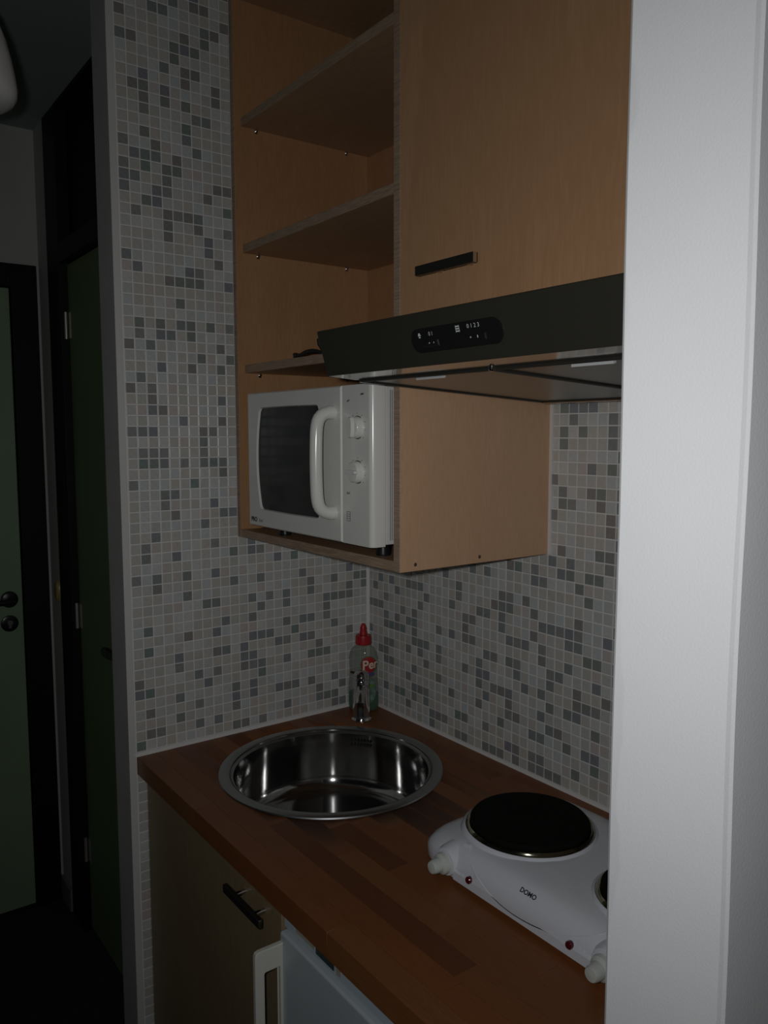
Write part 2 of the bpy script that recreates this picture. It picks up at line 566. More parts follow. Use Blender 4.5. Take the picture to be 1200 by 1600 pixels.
nt = MAT['paint'].node_tree
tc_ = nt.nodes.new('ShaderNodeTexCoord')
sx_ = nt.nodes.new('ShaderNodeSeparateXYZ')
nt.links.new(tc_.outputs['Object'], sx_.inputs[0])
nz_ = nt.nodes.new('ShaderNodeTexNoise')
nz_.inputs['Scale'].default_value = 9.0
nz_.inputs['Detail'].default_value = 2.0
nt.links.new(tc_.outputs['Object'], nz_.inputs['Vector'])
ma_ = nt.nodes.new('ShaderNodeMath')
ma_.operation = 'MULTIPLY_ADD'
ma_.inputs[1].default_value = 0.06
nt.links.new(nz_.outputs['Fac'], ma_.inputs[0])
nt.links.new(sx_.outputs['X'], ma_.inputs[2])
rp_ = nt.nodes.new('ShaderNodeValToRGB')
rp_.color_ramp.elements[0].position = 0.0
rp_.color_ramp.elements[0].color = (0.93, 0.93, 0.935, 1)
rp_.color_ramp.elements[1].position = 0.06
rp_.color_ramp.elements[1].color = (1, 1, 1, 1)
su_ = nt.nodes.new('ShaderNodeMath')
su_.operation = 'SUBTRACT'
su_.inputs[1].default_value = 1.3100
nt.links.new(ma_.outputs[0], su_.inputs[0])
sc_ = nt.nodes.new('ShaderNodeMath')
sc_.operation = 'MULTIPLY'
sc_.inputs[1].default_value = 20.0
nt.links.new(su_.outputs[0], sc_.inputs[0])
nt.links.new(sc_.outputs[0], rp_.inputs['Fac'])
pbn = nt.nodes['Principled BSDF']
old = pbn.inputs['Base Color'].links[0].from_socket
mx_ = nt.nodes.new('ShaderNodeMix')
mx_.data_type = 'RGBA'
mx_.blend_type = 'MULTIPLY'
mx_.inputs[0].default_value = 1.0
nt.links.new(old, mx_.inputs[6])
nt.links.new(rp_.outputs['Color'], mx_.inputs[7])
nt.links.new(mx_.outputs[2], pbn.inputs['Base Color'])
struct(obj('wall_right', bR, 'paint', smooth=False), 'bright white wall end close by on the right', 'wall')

# ---- hall
bx = B()
bx.box(XF - 0.1, -1.000, YH, YH + 0.1, 0.0, CZ)                 # pier between corner and frame
bx.box(-0.19, -0.10, YH, YH + 0.1, 0.0, CZ)                     # hidden return beside the mosaic wall
struct(obj('wall_hall', bx, 'paint_hall'), 'narrow pale wall strip beside the dark green door', 'wall')
bf = B()
bf.box(XF - 0.1, XF, -0.520, YH + 0.1, 0.0, CZ)
bf.box(XF - 0.1, XF, -1.48, -0.520, 2.137, CZ)
bf.box(XF - 0.1, XF, -3.2, -1.48, 0.0, CZ)
struct(obj('wall_far', bf, 'paint_hall'), 'dim far wall of the hall above the green door', 'wall')
struct(obj('baseboard_hall', B().box(XF, -1.000, YH - 0.010, YH, 0.0, 0.080, 0.003), 'skirting'), 'dark grey skirting at the foot of the narrow hall wall strip', 'baseboard')

# door_1: in the far wall, facing the camera
d1 = obj('door_1', B().box(XF - 0.030, XF + 0.010, -1.408, -0.604, 0.012, 2.060, 0.003), 'green')
struct(d1, 'pale green door with black lever at the far left', 'door')
f1 = B()
f1.box(XF - 0.06, XF + 0.018, -0.600, -0.521, 0.0, 2.136, 0.002)
f1.box(XF - 0.06, XF + 0.018, -1.49, -1.412, 0.0, 2.136, 0.002)
f1.box(XF - 0.06, XF + 0.018, -1.412, -0.600, 2.064, 2.136, 0.002)
obj('door_frame', f1, 'black_frame', d1)
hd = B()
hd.lathe([(0.0, 0.012), (0.021, 0.011), (0.026, 0.008), (0.027, 0.0)][::-1], (XF + 0.010, -0.645, 1.066), (1, 0, 0), 24)
hd.lathe([(0.010, 0.0), (0.010, 0.050)], (XF + 0.010, -0.645, 1.066), (1, 0, 0), 12)
hd.tube([(XF + 0.056, -0.640, 1.066), (XF + 0.058, -0.66, 1.066), (XF + 0.058, -0.70, 1.065), (XF + 0.056, -0.765, 1.063)], [0.010, 0.0105, 0.009, 0.008])
obj('door_handle', hd, 'black_metal', d1)
kp = obj('keyhole_plate', B().lathe([(0.027, 0.0), (0.026, 0.006), (0.020, 0.008), (0.0, 0.008)], (XF + 0.010, -0.647, 0.987), (1, 0, 0), 24), 'black_metal', d1)
kc = B()
kc.lathe([(0.0085, 0.0), (0.0085, 0.006), (0.0, 0.006)], (XF + 0.017, -0.647, 0.991), (1, 0, 0), 14)
kc.box(XF + 0.017, XF + 0.022, -0.652, -0.642, 0.972, 0.990, 0.002)
obj('lock_cylinder', kc, 'grey_metal', kp)

# door_2: the dark green door beside the mosaic wall
d2 = obj('door_2', B().box(-0.862, -0.330, YH + 0.018, YH + 0.058, 0.012, 2.104, 0.003), 'green2')
struct(d2, 'narrow dark green door just left of the mosaic wall end', 'door')
f2 = B()
f2.box(-0.997, -0.866, YH - 0.004, YH + 0.08, 0.0, CZ, 0.002)
f2.box(-0.327, -0.192, YH - 0.004, YH + 0.08, 0.0, CZ, 0.002)
f2.box(-0.866, -0.327, YH - 0.004, YH + 0.08, 2.108, 2.165, 0.002)
f2.box(-0.866, -0.327, YH - 0.004, YH + 0.08, CZ - 0.012, CZ)
obj('door_frame', f2, 'black_frame', d2)
obj('transom_panel', B().box(-0.866, -0.327, YH + 0.030, YH + 0.045, 2.165, CZ - 0.012), 'black_panel', d2)
for z0 in (1.885, 0.998, 0.235):
    hb = B()
    hb.tube([(-0.866, YH + 0.010, z0), (-0.866, YH + 0.010, z0 + 0.080)], 0.0055, 10)
    hb.box(-0.862, -0.842, YH + 0.0165, YH + 0.0185, z0 + 0.002, z0 + 0.078)
    obj('hinge', hb, 'hinge', d2)
h2 = B()
h2.lathe([(0.026, 0.0), (0.025, 0.008), (0.0, 0.009)], (-0.380, YH + 0.018, 1.020), (0, -1, 0), 20)
h2.lathe([(0.009, 0.0), (0.009, 0.048)], (-0.380, YH + 0.018, 1.020), (0, -1, 0), 12)
h2.tube([(-0.378, YH - 0.028, 1.020), (-0.420, YH - 0.030, 1.019), (-0.462, YH - 0.029, 1.018), (-0.480, YH - 0.028, 1.018)], [0.011, 0.012, 0.013, 0.009])
obj('door_handle', h2, 'black_metal', d2)

tag(obj('wall_plate', B().lathe([(0.034, 0.0), (0.033, 0.006), (0.026, 0.011), (0.0, 0.013)], (-1.028, YH, 1.092), (0, -1, 0), 24, sx=0.55, sy=1.05, xdir=(1, 0, 0)), 'brass'),
    'small yellowish oval plate on the narrow hall wall strip beside the black frame', 'wall plate')

# pendant lamp, only its right flank in view
dl = CAM_F + CAM_R * ((-63 - 600) / FPX) - CAM_U * ((104 - 800) / FPX)
dl = dl / math.hypot(dl.x, dl.y)
LD = 1.62
lc = CAM_POS + dl * LD
pz = lambda py: lc.z + (120 - py) * (LD * dl.dot(CAM_F) / FPX) * 1.02
pr = LD * dl.dot(CAM_F) / FPX
lamp = thing('pendant_lamp', 'white opal glass pendant lamp hanging in the hall, upper left', 'lamp', (lc.x, lc.y, CZ))
prof = [(18, -25), (30, 0), (46, 25), (57, 43), (68, 72), (76, 105), (80, 128), (82, 145), (80.5, 156), (75, 165), (62, 172), (40, 176), (0, 177)]
obj('lamp_shade', B().lathe([(a * pr, pz(b_) - lc.z) for a, b_ in prof], lc, (0, 0, 1), 40), 'opal', lamp)
lb = B()
lb.lathe([(18.5 * pr, pz(-25) - lc.z - 0.004), (20 * pr, pz(-34) - lc.z), (10 * pr, pz(-48) - lc.z)], lc, (0, 0, 1), 24)
obj('shade_holder', lb, 'white_plastic', lamp)
top = CZ - 0.02
obj('cord', B().tube([(lc.x, lc.y, pz(-48)), (lc.x, lc.y, top)], 0.003, 8), 'white_plastic', lamp)
obj('ceiling_rose', B().lathe([(0.045, 0.0), (0.043, -0.012), (0.012, -0.024), (0.0, -0.024)], (lc.x, lc.y, CZ), (0, 0, 1), 24), 'white_plastic', lamp)

# ================================================================== WORKTOP
WZ, WT, WY, WX = 0.900, 0.040, -0.620, 1.272
SC = Vector((0.300, -0.307, WZ))
SR = 0.236
wt = thing('worktop', 'oiled butcher-block worktop of brown staves along the tiled niche', 'worktop', (0.62, -0.31, WZ - WT))
def split_islands(o):
    """A stave cut in two by the sink becomes two staves."""
    bm = bmesh.new()
    bm.from_mesh(o.data)
    seen, isl = set(), []
    for f in bm.faces:
        if f.index in seen:
            continue
        st_, grp = [f], []
        seen.add(f.index)
        while st_:
            g_ = st_.pop()
            grp.append(g_.index)
            for e in g_.edges:
                for h in e.link_faces:
                    if h.index not in seen:
                        seen.add(h.index)
                        st_.append(h)
        isl.append(set(grp))
    bm.free()
    if len(isl) < 2:
        return
    src = o.data
    for n_, grp in enumerate(isl):
        b2 = bmesh.new()
        b2.from_mesh(src)
        bmesh.ops.delete(b2, geom=[f for f in b2.faces if f.index not in grp], context='FACES')
        m2 = bpy.data.meshes.new('stave')
        b2.to_mesh(m2)
        b2.free()
        for mm in src.materials:
            m2.materials.append(mm)
        if n_ == 0:
            o.data = m2
        else:
            c = bpy.data.objects.new('stave', m2)
            c.location = o.location
            c.parent = o.parent
            COL.objects.link(c)


rows = 15
sw = (0 - WY) / rows
hole = bpy.data.objects.new('hole_cutter', B().lathe([(SR - 0.020, -0.1), (SR - 0.020, 0.1)], SC, (0, 0, 1), 96).mesh('hole_cutter'))
COL.objects.link(hole)
sheet = random.Random(21)
for k in range(rows):
    y1 = -k * sw - (0.0006 if k == 0 else 0)
    y0 = -(k + 1) * sw
    cuts = {12: [0.22, 0.45, 0.955, 1.16], 10: [0.30, 0.525, 0.70, 1.02]}.get(k)
    if cuts is None:
        cuts, x = [], sheet.uniform(0.08, 0.4)
        while x < WX - 0.08:
            cuts.append(x)
            x += sheet.uniform(0.26, 0.5)
    xs = [0.0005] + cuts + [WX]
    for i in range(len(xs) - 1):
        g = 0.00012
        xa, xb = xs[i] + (g if i else 0), xs[i + 1] - (g if i < len(xs) - 2 else 0)
        mid = (xa + xb) / 2
        if (k == 12 and 0.5 < mid < 0.9) or (k == 10 and 0.55 < mid < 0.68):
            m = STAVES[3]
        else:
            m = STAVES[sheet.choices(range(5), [5, 4, 3, 0.15, 1.3])[0]]
        dz = sheet.uniform(-0.00015, 0.00015)
        b = B().box(xa, xb, y0 + (g if k < rows - 1 else 0), y1 - (g if k else 0), WZ - WT, WZ + dz, 0.0003 if k == rows - 1 else 0.00012, 1)
        o = obj('stave', b, m, wt)
        # only the staves that meet the sink are cut
        near = min(abs(SC.y - y0), abs(SC.y - y1), 0 if y0 < SC.y < y1 else 9)
        half = math.sqrt(max(0, (SR - 0.02) ** 2 - near ** 2))
        if half > 0 and xb > SC.x - half and xa < SC.x + half:
            md = o.modifiers.new('cut', 'BOOLEAN')
            md.object = hole
            md.operation = 'DIFFERENCE'
            md.solver = 'EXACT'
            dg = bpy.context.evaluated_depsgraph_get()
            dg.update()
            me = bpy.data.meshes.new_from_object(o.evaluated_get(dg))
            o.modifiers.clear()
            if len(me.polygons) == 0:
                bpy.data.objects.remove(o)
                continue
            me.name = 'stave'
            o.data = me
            split_islands(o)
bpy.data.objects.remove(hole)

# ================================================================== SINK
sink = thing('sink', 'round stainless steel inset sink in the corner of the worktop', 'sink', (SC.x, SC.y, WZ))
rim = [(SR - 0.003, 0.0003), (SR, 0.0005), (SR - 0.0015, 0.0028), (SR - 0.008, 0.0046), (SR - 0.020, 0.0040), (SR - 0.0232, 0.0024), (SR - 0.0262, -0.002), (SR - 0.029, -0.004), (SR - 0.031, -0.0045), (SR - 0.0228, -0.0035), (SR - 0.0218, 0.0004)]
obj('rim', B().lathe(rim, SC, (0, 0, 1), 96, close=True), 'steel_rim', sink)
BR = SR - 0.0255
bowl = [(BR + 0.001, 0.002), (BR - 0.001, -0.006), (BR - 0.0025, -0.03), (BR - 0.006, -0.105)]
for k in range(1, 9):
    a = k / 8 * PI / 2
    bowl.append((BR - 0.006 - 0.030 * (1 - math.cos(a)), -0.105 - 0.030 * math.sin(a)))
bowl += [(BR - 0.10, -0.1375), (0.047, -0.140), (0.045, -0.143), (0.040, -0.1455)]
bl = B().lathe(bowl, SC, (0, 0, 1), 96)
del bl.f[-2:]                       # open at the top, and at the drain
del bl.mi[-2:]
bo = obj('bowl', bl, 'steel', sink)
dr = obj('drain', B().lathe([(0.048, -0.1395), (0.046, -0.1375), (0.040, -0.1385), (0.036, -0.1425), (0.0, -0.143)], SC, (0, 0, 1), 40), 'chrome', sink)
st = B()
for k in range(8):
    a = k * PI / 4
    st.lathe([(0.0035, 0.0), (0.0035, 0.0006), (0.0, 0.0006)], (SC.x + 0.022 * math.cos(a), SC.y + 0.022 * math.sin(a), WZ - 0.1428), (0, 0, 1), 8)
st.lathe([(0.005, 0.0), (0.004, 0.004), (0.0, 0.005)], (SC.x, SC.y, WZ - 0.143), (0, 0, 1), 12)
obj('strainer', st, 'dark_hole', dr)
od = Vector((-0.105, 0.135, 0)).normalized()
ox = Vector((0, 0, 1)).cross(od)
ovf = B()
for a in range(-3, 4):
    for h in (-0.016, -0.026):
        c = SC + od * (BR - 0.0026) + ox * (a * 0.0075) + Vector((0, 0, h - 0.004))
        c = c - od * (0.0032 + (a * 0.0075) ** 2 / (2 * BR))
        ovf.lathe([(0.0024, 0.0), (0.0024, 0.0028), (0.0, 0.0030)], c + od * 0.002, -od, 8, sy=1.6, xdir=ox)
obj('overflow', ovf, 'dark_hole', sink)

# ================================================================== TAP
TPX, TPY = 0.103, -0.094
tdv = Vector((0.80, -0.60, 0))                   # the spout looks over the bowl
tap = thing('tap', 'small chrome pillar tap on the worktop behind the sink', 'tap', (TPX, TPY, WZ))
obj('tap_body', B().lathe([(0.0250, 0.0003), (0.0255, 0.003), (0.0245, 0.006), (0.0215, 0.010), (0.0212, 0.03), (0.0200, 0.08), (0.0190, 0.098), (0.0175, 0.101), (0.0, 0.101)], (TPX, TPY, WZ), (0, 0, 1), 48), 'chrome', tap)
th = obj('tap_head', B().lathe([(0.0165, 0.1012), (0.0190, 0.1025), (0.0195, 0.112), (0.0180, 0.118), (0.0120, 0.1225), (0.0, 0.1240)], (TPX, TPY, WZ), (0, 0, 1), 40), 'chrome', tap)
ld = Vector((-0.75, -0.66, 0))
obj('tap_lever', B().tube([Vector((TPX, TPY, WZ + 0.116)) + ld * 0.012, Vector((TPX, TPY, WZ + 0.1175)) + ld * 0.020, Vector((TPX, TPY, WZ + 0.119)) + ld * 0.027], [0.0040, 0.0036, 0.0032], 12), 'chrome', th)
sp0 = Vector((TPX, TPY, WZ + 0.083))
sp = [sp0 + tdv * 0.012, sp0 + tdv * 0.035 + Vector((0, 0, -0.001)), sp0 + tdv * 0.056 + Vector((0, 0, -0.004)), sp0 + tdv * 0.070 + Vector((0, 0, -0.010)), sp0 + tdv * 0.076 + Vector((0, 0, -0.018))]
spo = obj('spout', B().tube(sp, [0.0110, 0.0105, 0.0105, 0.0108, 0.0105], 24), 'chrome', tap)
obj('aerator', B().lathe([(0.0088, 0.0), (0.0088, 0.005), (0.0, 0.0055)], sp[-1], (sp[-1] - sp[-2]).normalized(), 20), 'black_metal', spo)

# ================================================================== BOTTLE
BC = Vector((0.0435, -0.0465, WZ))
fa = math.radians(-43)                          # direction the broad face looks at
nB = Vector((math.cos(fa), math.sin(fa), 0))
tB = Vector((-nB.y, nB.x, 0))
bot = thing('washing_up_bottle', 'clear washing-up liquid bottle with red cap in the corner behind the tap', 'bottle', BC)
bprof = [(0.0, 0.0), (0.030, 0.0), (0.0365, 0.003), (0.0385, 0.012), (0.0385, 0.060), (0.0365, 0.085), (0.0355, 0.105), (0.0365, 0.125), (0.0368, 0.138), (0.0345, 0.150), (0.028, 0.161), (0.0195, 0.168), (0.0155, 0.171), (0.0150, 0.176)]
FY = 0.62                                       # flatness of the oval section


def brad(z):
    for (r0, z0), (r1, z1) in zip(bprof[1:], bprof[2:]):
        if z0 <= z <= z1:
            return r0 + (r1 - r0) * (z - z0) / max(1e-6, z1 - z0)
    return 0.02


def bsurf(u, h, lift):
    """u metres along the broad face from its middle, h height above the base."""
    rr = brad(h)
    s = max(-0.985, min(0.985, u / rr))
    c = math.sqrt(1 - s * s)
    nn = (nB * (c / FY) + tB * s).normalized()
    return BC + tB * (rr * s) + nB * (rr * FY * c) + Vector((0, 0, h)) + nn * lift


obj('bottle_body', B().lathe(bprof, BC, (0, 0, 1), 48, sx=1.0, sy=FY, xdir=tB), 'bottle', bot)
lq = [(0.0, 0.0015), (0.0290, 0.0015), (0.0352, 0.0045), (0.0370, 0.012), (0.0370, 0.046), (0.0, 0.046)]
obj('liquid', B().lathe(lq, BC, (0, 0, 1), 40, sx=1.0, sy=FY * 0.96, xdir=tB), 'liquid', bot)
cap = obj('cap', B().lathe([(0.0195, 0.171), (0.0205, 0.174), (0.0195, 0.190), (0.0185, 0.194), (0.0, 0.1945)], BC, (0, 0, 1), 28), 'red_cap', bot)
obj('nozzle', B().lathe([(0.0098, 0.194), (0.0092, 0.202), (0.0078, 0.206), (0.0085, 0.210), (0.0066, 0.218), (0.0036, 0.223), (0.0, 0.2235)], BC, (0, 0, 1), 20), 'red_cap', cap)


def patch(u0, h0, ru, rh, lift, mat, name, parent, n=28):
    b = B()
    vs, fs = [bsurf(u0, h0, lift)], []
    for q in range(1, 5):
        for i in range(n):
            a = 2 * PI * i / n
            vs.append(bsurf(u0 + ru * q / 4 * math.cos(a), h0 + rh * q / 4 * math.sin(a), lift))
    for i in range(n):
        fs.append((0, 1 + i, 1 + (i + 1) % n))
    for q in range(3):
        for i in range(n):
            j = (i + 1) % n
            fs.append((1 + q * n + i, 1 + (q + 1) * n + i, 1 + (q + 1) * n + j, 1 + q * n + j))
    b.add(vs, fs)
    return obj(name, b, mat, parent)


lg = patch(0.0155, 0.121, 0.0200, 0.0235, 0.0005, 'logo_rim', 'logo', bot)
patch(0.0155, 0.122, 0.0178, 0.0210, 0.0009, 'logo_red', 'logo_field', lg)
def wrap(u, h, lift):
    """Like bsurf, with u measured round the bottle."""
    rr = brad(h)
    th_ = u / rr
    nn = (nB * (math.cos(th_) / FY) + tB * math.sin(th_)).normalized()
    return BC + tB * (rr * math.sin(th_)) + nB * (rr * FY * math.cos(th_)) + Vector((0, 0, h)) + nn * lift


obj('lettering', glyphs('Persil', 0.034, lambda u, v: wrap(0.0005 + u * 0.93, 0.1195 + v * 0.95 + u * 0.10, 0.0014), 0.0007, 'LEFT'), 'logo_white', lg)
lb2 = patch(0.0145, 0.056, 0.0190, 0.036, 0.0005, 'label_pale', 'label', bot)
patch(0.0230, 0.098, 0.0060, 0.0050, 0.0012, 'label_blue', 'label_mark', lb2)
patch(0.0215, 0.068, 0.0075, 0.0050, 0.0009, 'label_lime', 'label_mark', lb2)

# ================================================================== HOTPLATE
HX, HY = 0.928, -0.248
hp = thing('hotplate', 'white electric hotplate with two black rings at the right end of the worktop', 'hotplate', (HX, HY, WZ))


def outline(inset, n=120):
    """Rounded body outline: straight front, lobed ends."""
    ax, ay = 0.251 - inset, 0.146 - inset
    e = 5.5
    pts = []
    for i in range(n):
        a = 2 * PI * i / n
        c, s = math.cos(a), math.sin(a)
        x = math.copysign(abs(c) ** (2 / e), c) * ax
        y = math.copysign(abs(s) ** (2 / e), s) * ay
        if y < 0:
            y *= 1.0
        else:
            y *= 1.02
        pts.append((HX + x, HY + y))
    return pts


lev = [(0.012, 0.006), (0.003, 0.006), (0.000, 0.009), (0.000, 0.024), (0.003, 0.036), (0.009, 0.047), (0.018, 0.055), (0.032, 0.0595), (0.052, 0.0615), (0.09, 0.062)]
hb = B()
NO = 120
vs, fs = [], []
for ins, h in lev:
    for (x, y) in outline(ins):
        # the ends fall away from the two plates
        d = max(0.0, abs(x - HX) - 0.150)
        drop = 1.0 - min(0.34, 3.2 * d) if h > 0.03 else 1.0
        vs.append((x, y, WZ + 0.006 + (h - 0.006) * drop))
for j in range(len(lev) - 1):
    for i in range(NO):
        k = (i + 1) % NO
        fs.append((j * NO + i, j * NO + k, (j + 1) * NO + k, (j + 1) * NO + i))
fs.append(tuple(range(NO))[::-1])
fs.append(tuple((len(lev) - 1) * NO + i for i in range(NO)))
hb.add(vs, fs)
hbo = obj('body', hb, 'white_enamel', hp, angle=60)
for sx_, sy_ in ((-1, -1), (1, -1), (-1, 1), (1, 1)):
    obj('foot', B().lathe([(0.010, 0.0002), (0.011, 0.003), (0.010, 0.0075)], (HX + sx_ * 0.19, HY + sy_ * 0.105, WZ), (0, 0, 1), 14), 'black_metal', hp)

YF = HY - 0.146
def arch(x):
    d = x - 0.922
    return min(0.9600, 0.9165 + (3.0 if d < 0 else 1.95) * d * d)


ap_t, ap_b = [], []
for i in range(33):
    x = 0.7905 + 0.275 * i / 32
    zt = arch(x)
    ap_t.append((x, zt))
vs, fs = [], []
for (x, zt) in ap_t:
    hh = zt - WZ
    push = 0.0012
    # follow the leaning front of the body
    lean = 0.0 if hh < 0.024 else (hh - 0.024) * 0.25 if hh < 0.036 else 0.003 + (hh - 0.036) * 0.545 if hh < 0.047 else 0.009 + (hh - 0.047) * 1.12
    vs += [(x, YF + 0.004, WZ + 0.0085), (x, YF - push, WZ + 0.0085), (x, YF - push, min(zt, WZ + 0.022)), (x, YF - push + lean, zt - 0.0015), (x, YF - push + lean + 0.002, zt), (x, YF + lean + 0.006, zt)]
for i in range(32):
    for q in range(5):
        fs.append((i * 6 + q, (i + 1) * 6 + q, (i + 1) * 6 + q + 1, i * 6 + q + 1))
fs += [(0, 1, 2, 3, 4, 5), tuple(32 * 6 + q for q in range(6))[::-1]]
obj('front_apron', B().add(vs, fs), 'white_enamel', hp, smooth=False)


def plate(cx, cy, rr):
    pl = obj('heating_plate', B().lathe([(rr, 0.067), (rr + 0.001, 0.074), (rr - 0.002, 0.0775), (rr - 0.012, 0.0785), (0.028, 0.0785), (0.026, 0.0770), (0.0, 0.0768)], (cx, cy, WZ), (0, 0, 1), 72), 'castiron', hp)
    obj('plate_ring', B().lathe([(rr + 0.0085, 0.0605), (rr + 0.0080, 0.066), (rr + 0.0045, 0.0705), (rr + 0.0008, 0.0700), (rr + 0.0008, 0.0605)], (cx, cy, WZ), (0, 0, 1), 72, close=True), 'ring', pl)
    obj('plate_collar', B().lathe([(rr + 0.017, 0.054), (rr + 0.0135, 0.0620), (rr + 0.009, 0.0650), (rr + 0.007, 0.054)], (cx, cy, WZ), (0, 0, 1), 72, close=True), 'white_enamel', pl)


plate(0.816, -0.252, 0.096)
plate(1.064, -0.262, 0.074)
for kx in (0.772, 1.084):
    k = obj('knob', B().lathe([(0.0165, 0.0), (0.0170, 0.004), (0.0160, 0.009), (0.0115, 0.012), (0.0108, 0.024), (0.0090, 0.028), (0.0, 0.029)], (kx, YF - 0.002, WZ + 0.028), (0, -1, 0), 32), 'knob_white', hp)
    mk = B()
    for a in range(6):
        an = math.radians(150 - a * 42)
        c = Vector((kx + 0.0140 * math.cos(an), YF - 0.0128, WZ + 0.028 + 0.0140 * math.sin(an)))
        mk.lathe([(0.0013, 0.0), (0.0013, 0.0012), (0.0, 0.0013)], c + Vector((0, 0.0028, 0)), (0, -1, 0), 8, sx=1.7 if a < 2 else 0.9, sy=1.1)
    obj('dial_mark', mk, 'ink', k)
    obj('knob_boss', B().lathe([(0.027, -0.024), (0.0245, -0.006), (0.021, 0.002), (0.019, 0.003)], (kx, YF, WZ + 0.029), (0, -1, 0), 32), 'white_enamel', k)
for lx in (0.828, 1.026):
    obj('indicator_lamp', B().lathe([(0.0055, -0.004), (0.0055, 0.0028), (0.0045, 0.0040), (0.0, 0.0044)], (lx, YF - 0.0015, WZ + 0.0245 + (0 if lx < 0.9 else 0.0015)), (0, -1, 0.1), 20), 'red_lamp', hp)
# printed name on the leaning front, above the apron
obj('lettering', glyphs('DOMO', 0.0096, lambda u, v: Vector((0.939 + u, YF + 0.0110 + v * 0.70, WZ + 0.0505 + v * 0.72)) + Vector((0, -0.0010, 0.0010)), 0.0003), 'ink', hp)

# ================================================================== SHELF UNIT
UD, UW, UZ, UT = -0.369, 0.618, 1.366, 0.018
su = thing('shelf_unit', 'open birch plywood shelf unit hung in the corner above the sink', 'shelf unit', (0.31, -0.18, UZ))


def panel(name, x0, x1, y0, y1, z0, z1, mat, parent, edge=True, bev=0.0008):
    b = B().box(x0, x1, y0, y1, z0, z1, bev, 1)
    o = obj(name, b, [mat, 'ply_edge'], parent)
    if edge:
        dims = (x1 - x0, y1 - y0, z1 - z0)
        thin = dims.index(min(dims))
        o.data.polygons.foreach_set('material_index', [0 if abs(p.normal[thin]) > 0.8 else 1 for p in o.data.polygons])
    return o


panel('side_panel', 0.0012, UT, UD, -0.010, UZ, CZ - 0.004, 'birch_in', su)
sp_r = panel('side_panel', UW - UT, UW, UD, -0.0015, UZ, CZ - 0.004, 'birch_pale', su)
panel('bottom_panel', UT, UW - UT, UD + 0.001, -0.010, UZ, UZ + UT, 'shelf', su)
panel('top_panel', UT, UW - UT, UD + 0.001, -0.010, 2.538, CZ - 0.004, 'shelf', su)
panel('back_panel', UT, UW - UT, -0.010, -0.002, UZ, CZ - 0.004, 'birch_in', su)
for zs in (1.738, 2.003, 2.274):
    s = panel('shelf', UT + 0.0005, UW - UT - 0.0005, -0.352, -0.0105, zs, zs + UT, 'shelf', su)
    for yy in (-0.315, -0.075):
        for xx, sg in ((UT, 1), (UW - UT, -1)):
            pb = B()
            pb.tube([(xx, yy, zs - 0.0030), (xx + sg * 0.007, yy, zs - 0.0030)], 0.0025, 10)
            pb.box(min(xx, xx + sg * 0.002), max(xx, xx + sg * 0.002), yy - 0.0035, yy + 0.0035, zs - 0.009, zs - 0.0005)
            obj('shelf_pin', pb, 'chrome', s)
for (yy, zz) in ((-0.335, 1.3775), (-0.185, 1.3775)):
    obj('screw', B().lathe([(0.0035, 0.0), (0.003, 0.0008), (0.0, 0.0008)], (UW - 0.0001, yy, zz), (1, 0, 0), 10), 'screw', su)
obj('sealant_strip', B().box(UW, UW + 0.0050, -0.004, -0.0002, UZ, 1.662), 'bead', su)

cordp = []
for i in range(49):
    t = i / 48
    cordp.append((0.150 + 0.185 * t, -0.335 + 0.012 * math.sin(9 * t) + (0.05 * max(0, 0.25 - t) / 0.25), 1.7605 + 0.0075 * max(0.0, math.sin(4 * PI * t - 1.0)) ** 0.8))
tag(obj('cord', B().tube(cordp, 0.0040, 8), 'black_cord'), 'short dark cord lying wavy on the lowest open shelf', 'cord')

# ================================================================== WALL CUPBOARD
cu = thing('wall_cupboard', 'birch wall cupboard with a tall door above the hood', 'cupboard', (0.93, -0.17, 1.762))
CX1 = 1.262
panel('side_panel', CX1 - UT, CX1, -0.351, -0.002, 1.764, CZ - 0.004, 'birch_in', cu)
panel('bottom_panel', UW + 0.0005, CX1 - UT, -0.351, -0.002, 1.764, 1.782, 'birch_in', cu)
panel('top_panel', UW + 0.0005, CX1 - UT, -0.351, -0.002, CZ - 0.022, CZ - 0.004, 'birch_in', cu)
panel('back_panel', UW + 0.0005, CX1 - UT, -0.010, -0.002, 1.782, CZ - 0.022, 'birch_in', cu)
cdoor = panel('door', UW + 0.0015, CX1 - 0.002, -0.3705, -0.3525, 1.766, CZ - 0.010, 'birch', cu)


def bar_handle(x0, x1, z, yd, parent):
    y = yd - 0.024
    h = obj('handle', B().box(x0, x1, y - 0.004, y + 0.004, z - 0.0075, z + 0.0075, 0.0012), 'handle', parent)
    for xx in (x0 + 0.030, x1 - 0.030):
        obj('handle_post', B().lathe([(0.0045, 0.0), (0.0045, 0.0215)], (xx, yd, z), (0, -1, 0), 14), 'chrome', h)
    for xx, s in ((x0, -1), (x1, 1)):
        obj('handle_tip', B().box(min(xx, xx + s * 0.0012), max(xx, xx + s * 0.0012), y - 0.0035, y + 0.0035, z - 0.007, z + 0.007), 'chrome', h)


bar_handle(0.6950, 0.8250, 1.8520, -0.3705, cdoor)

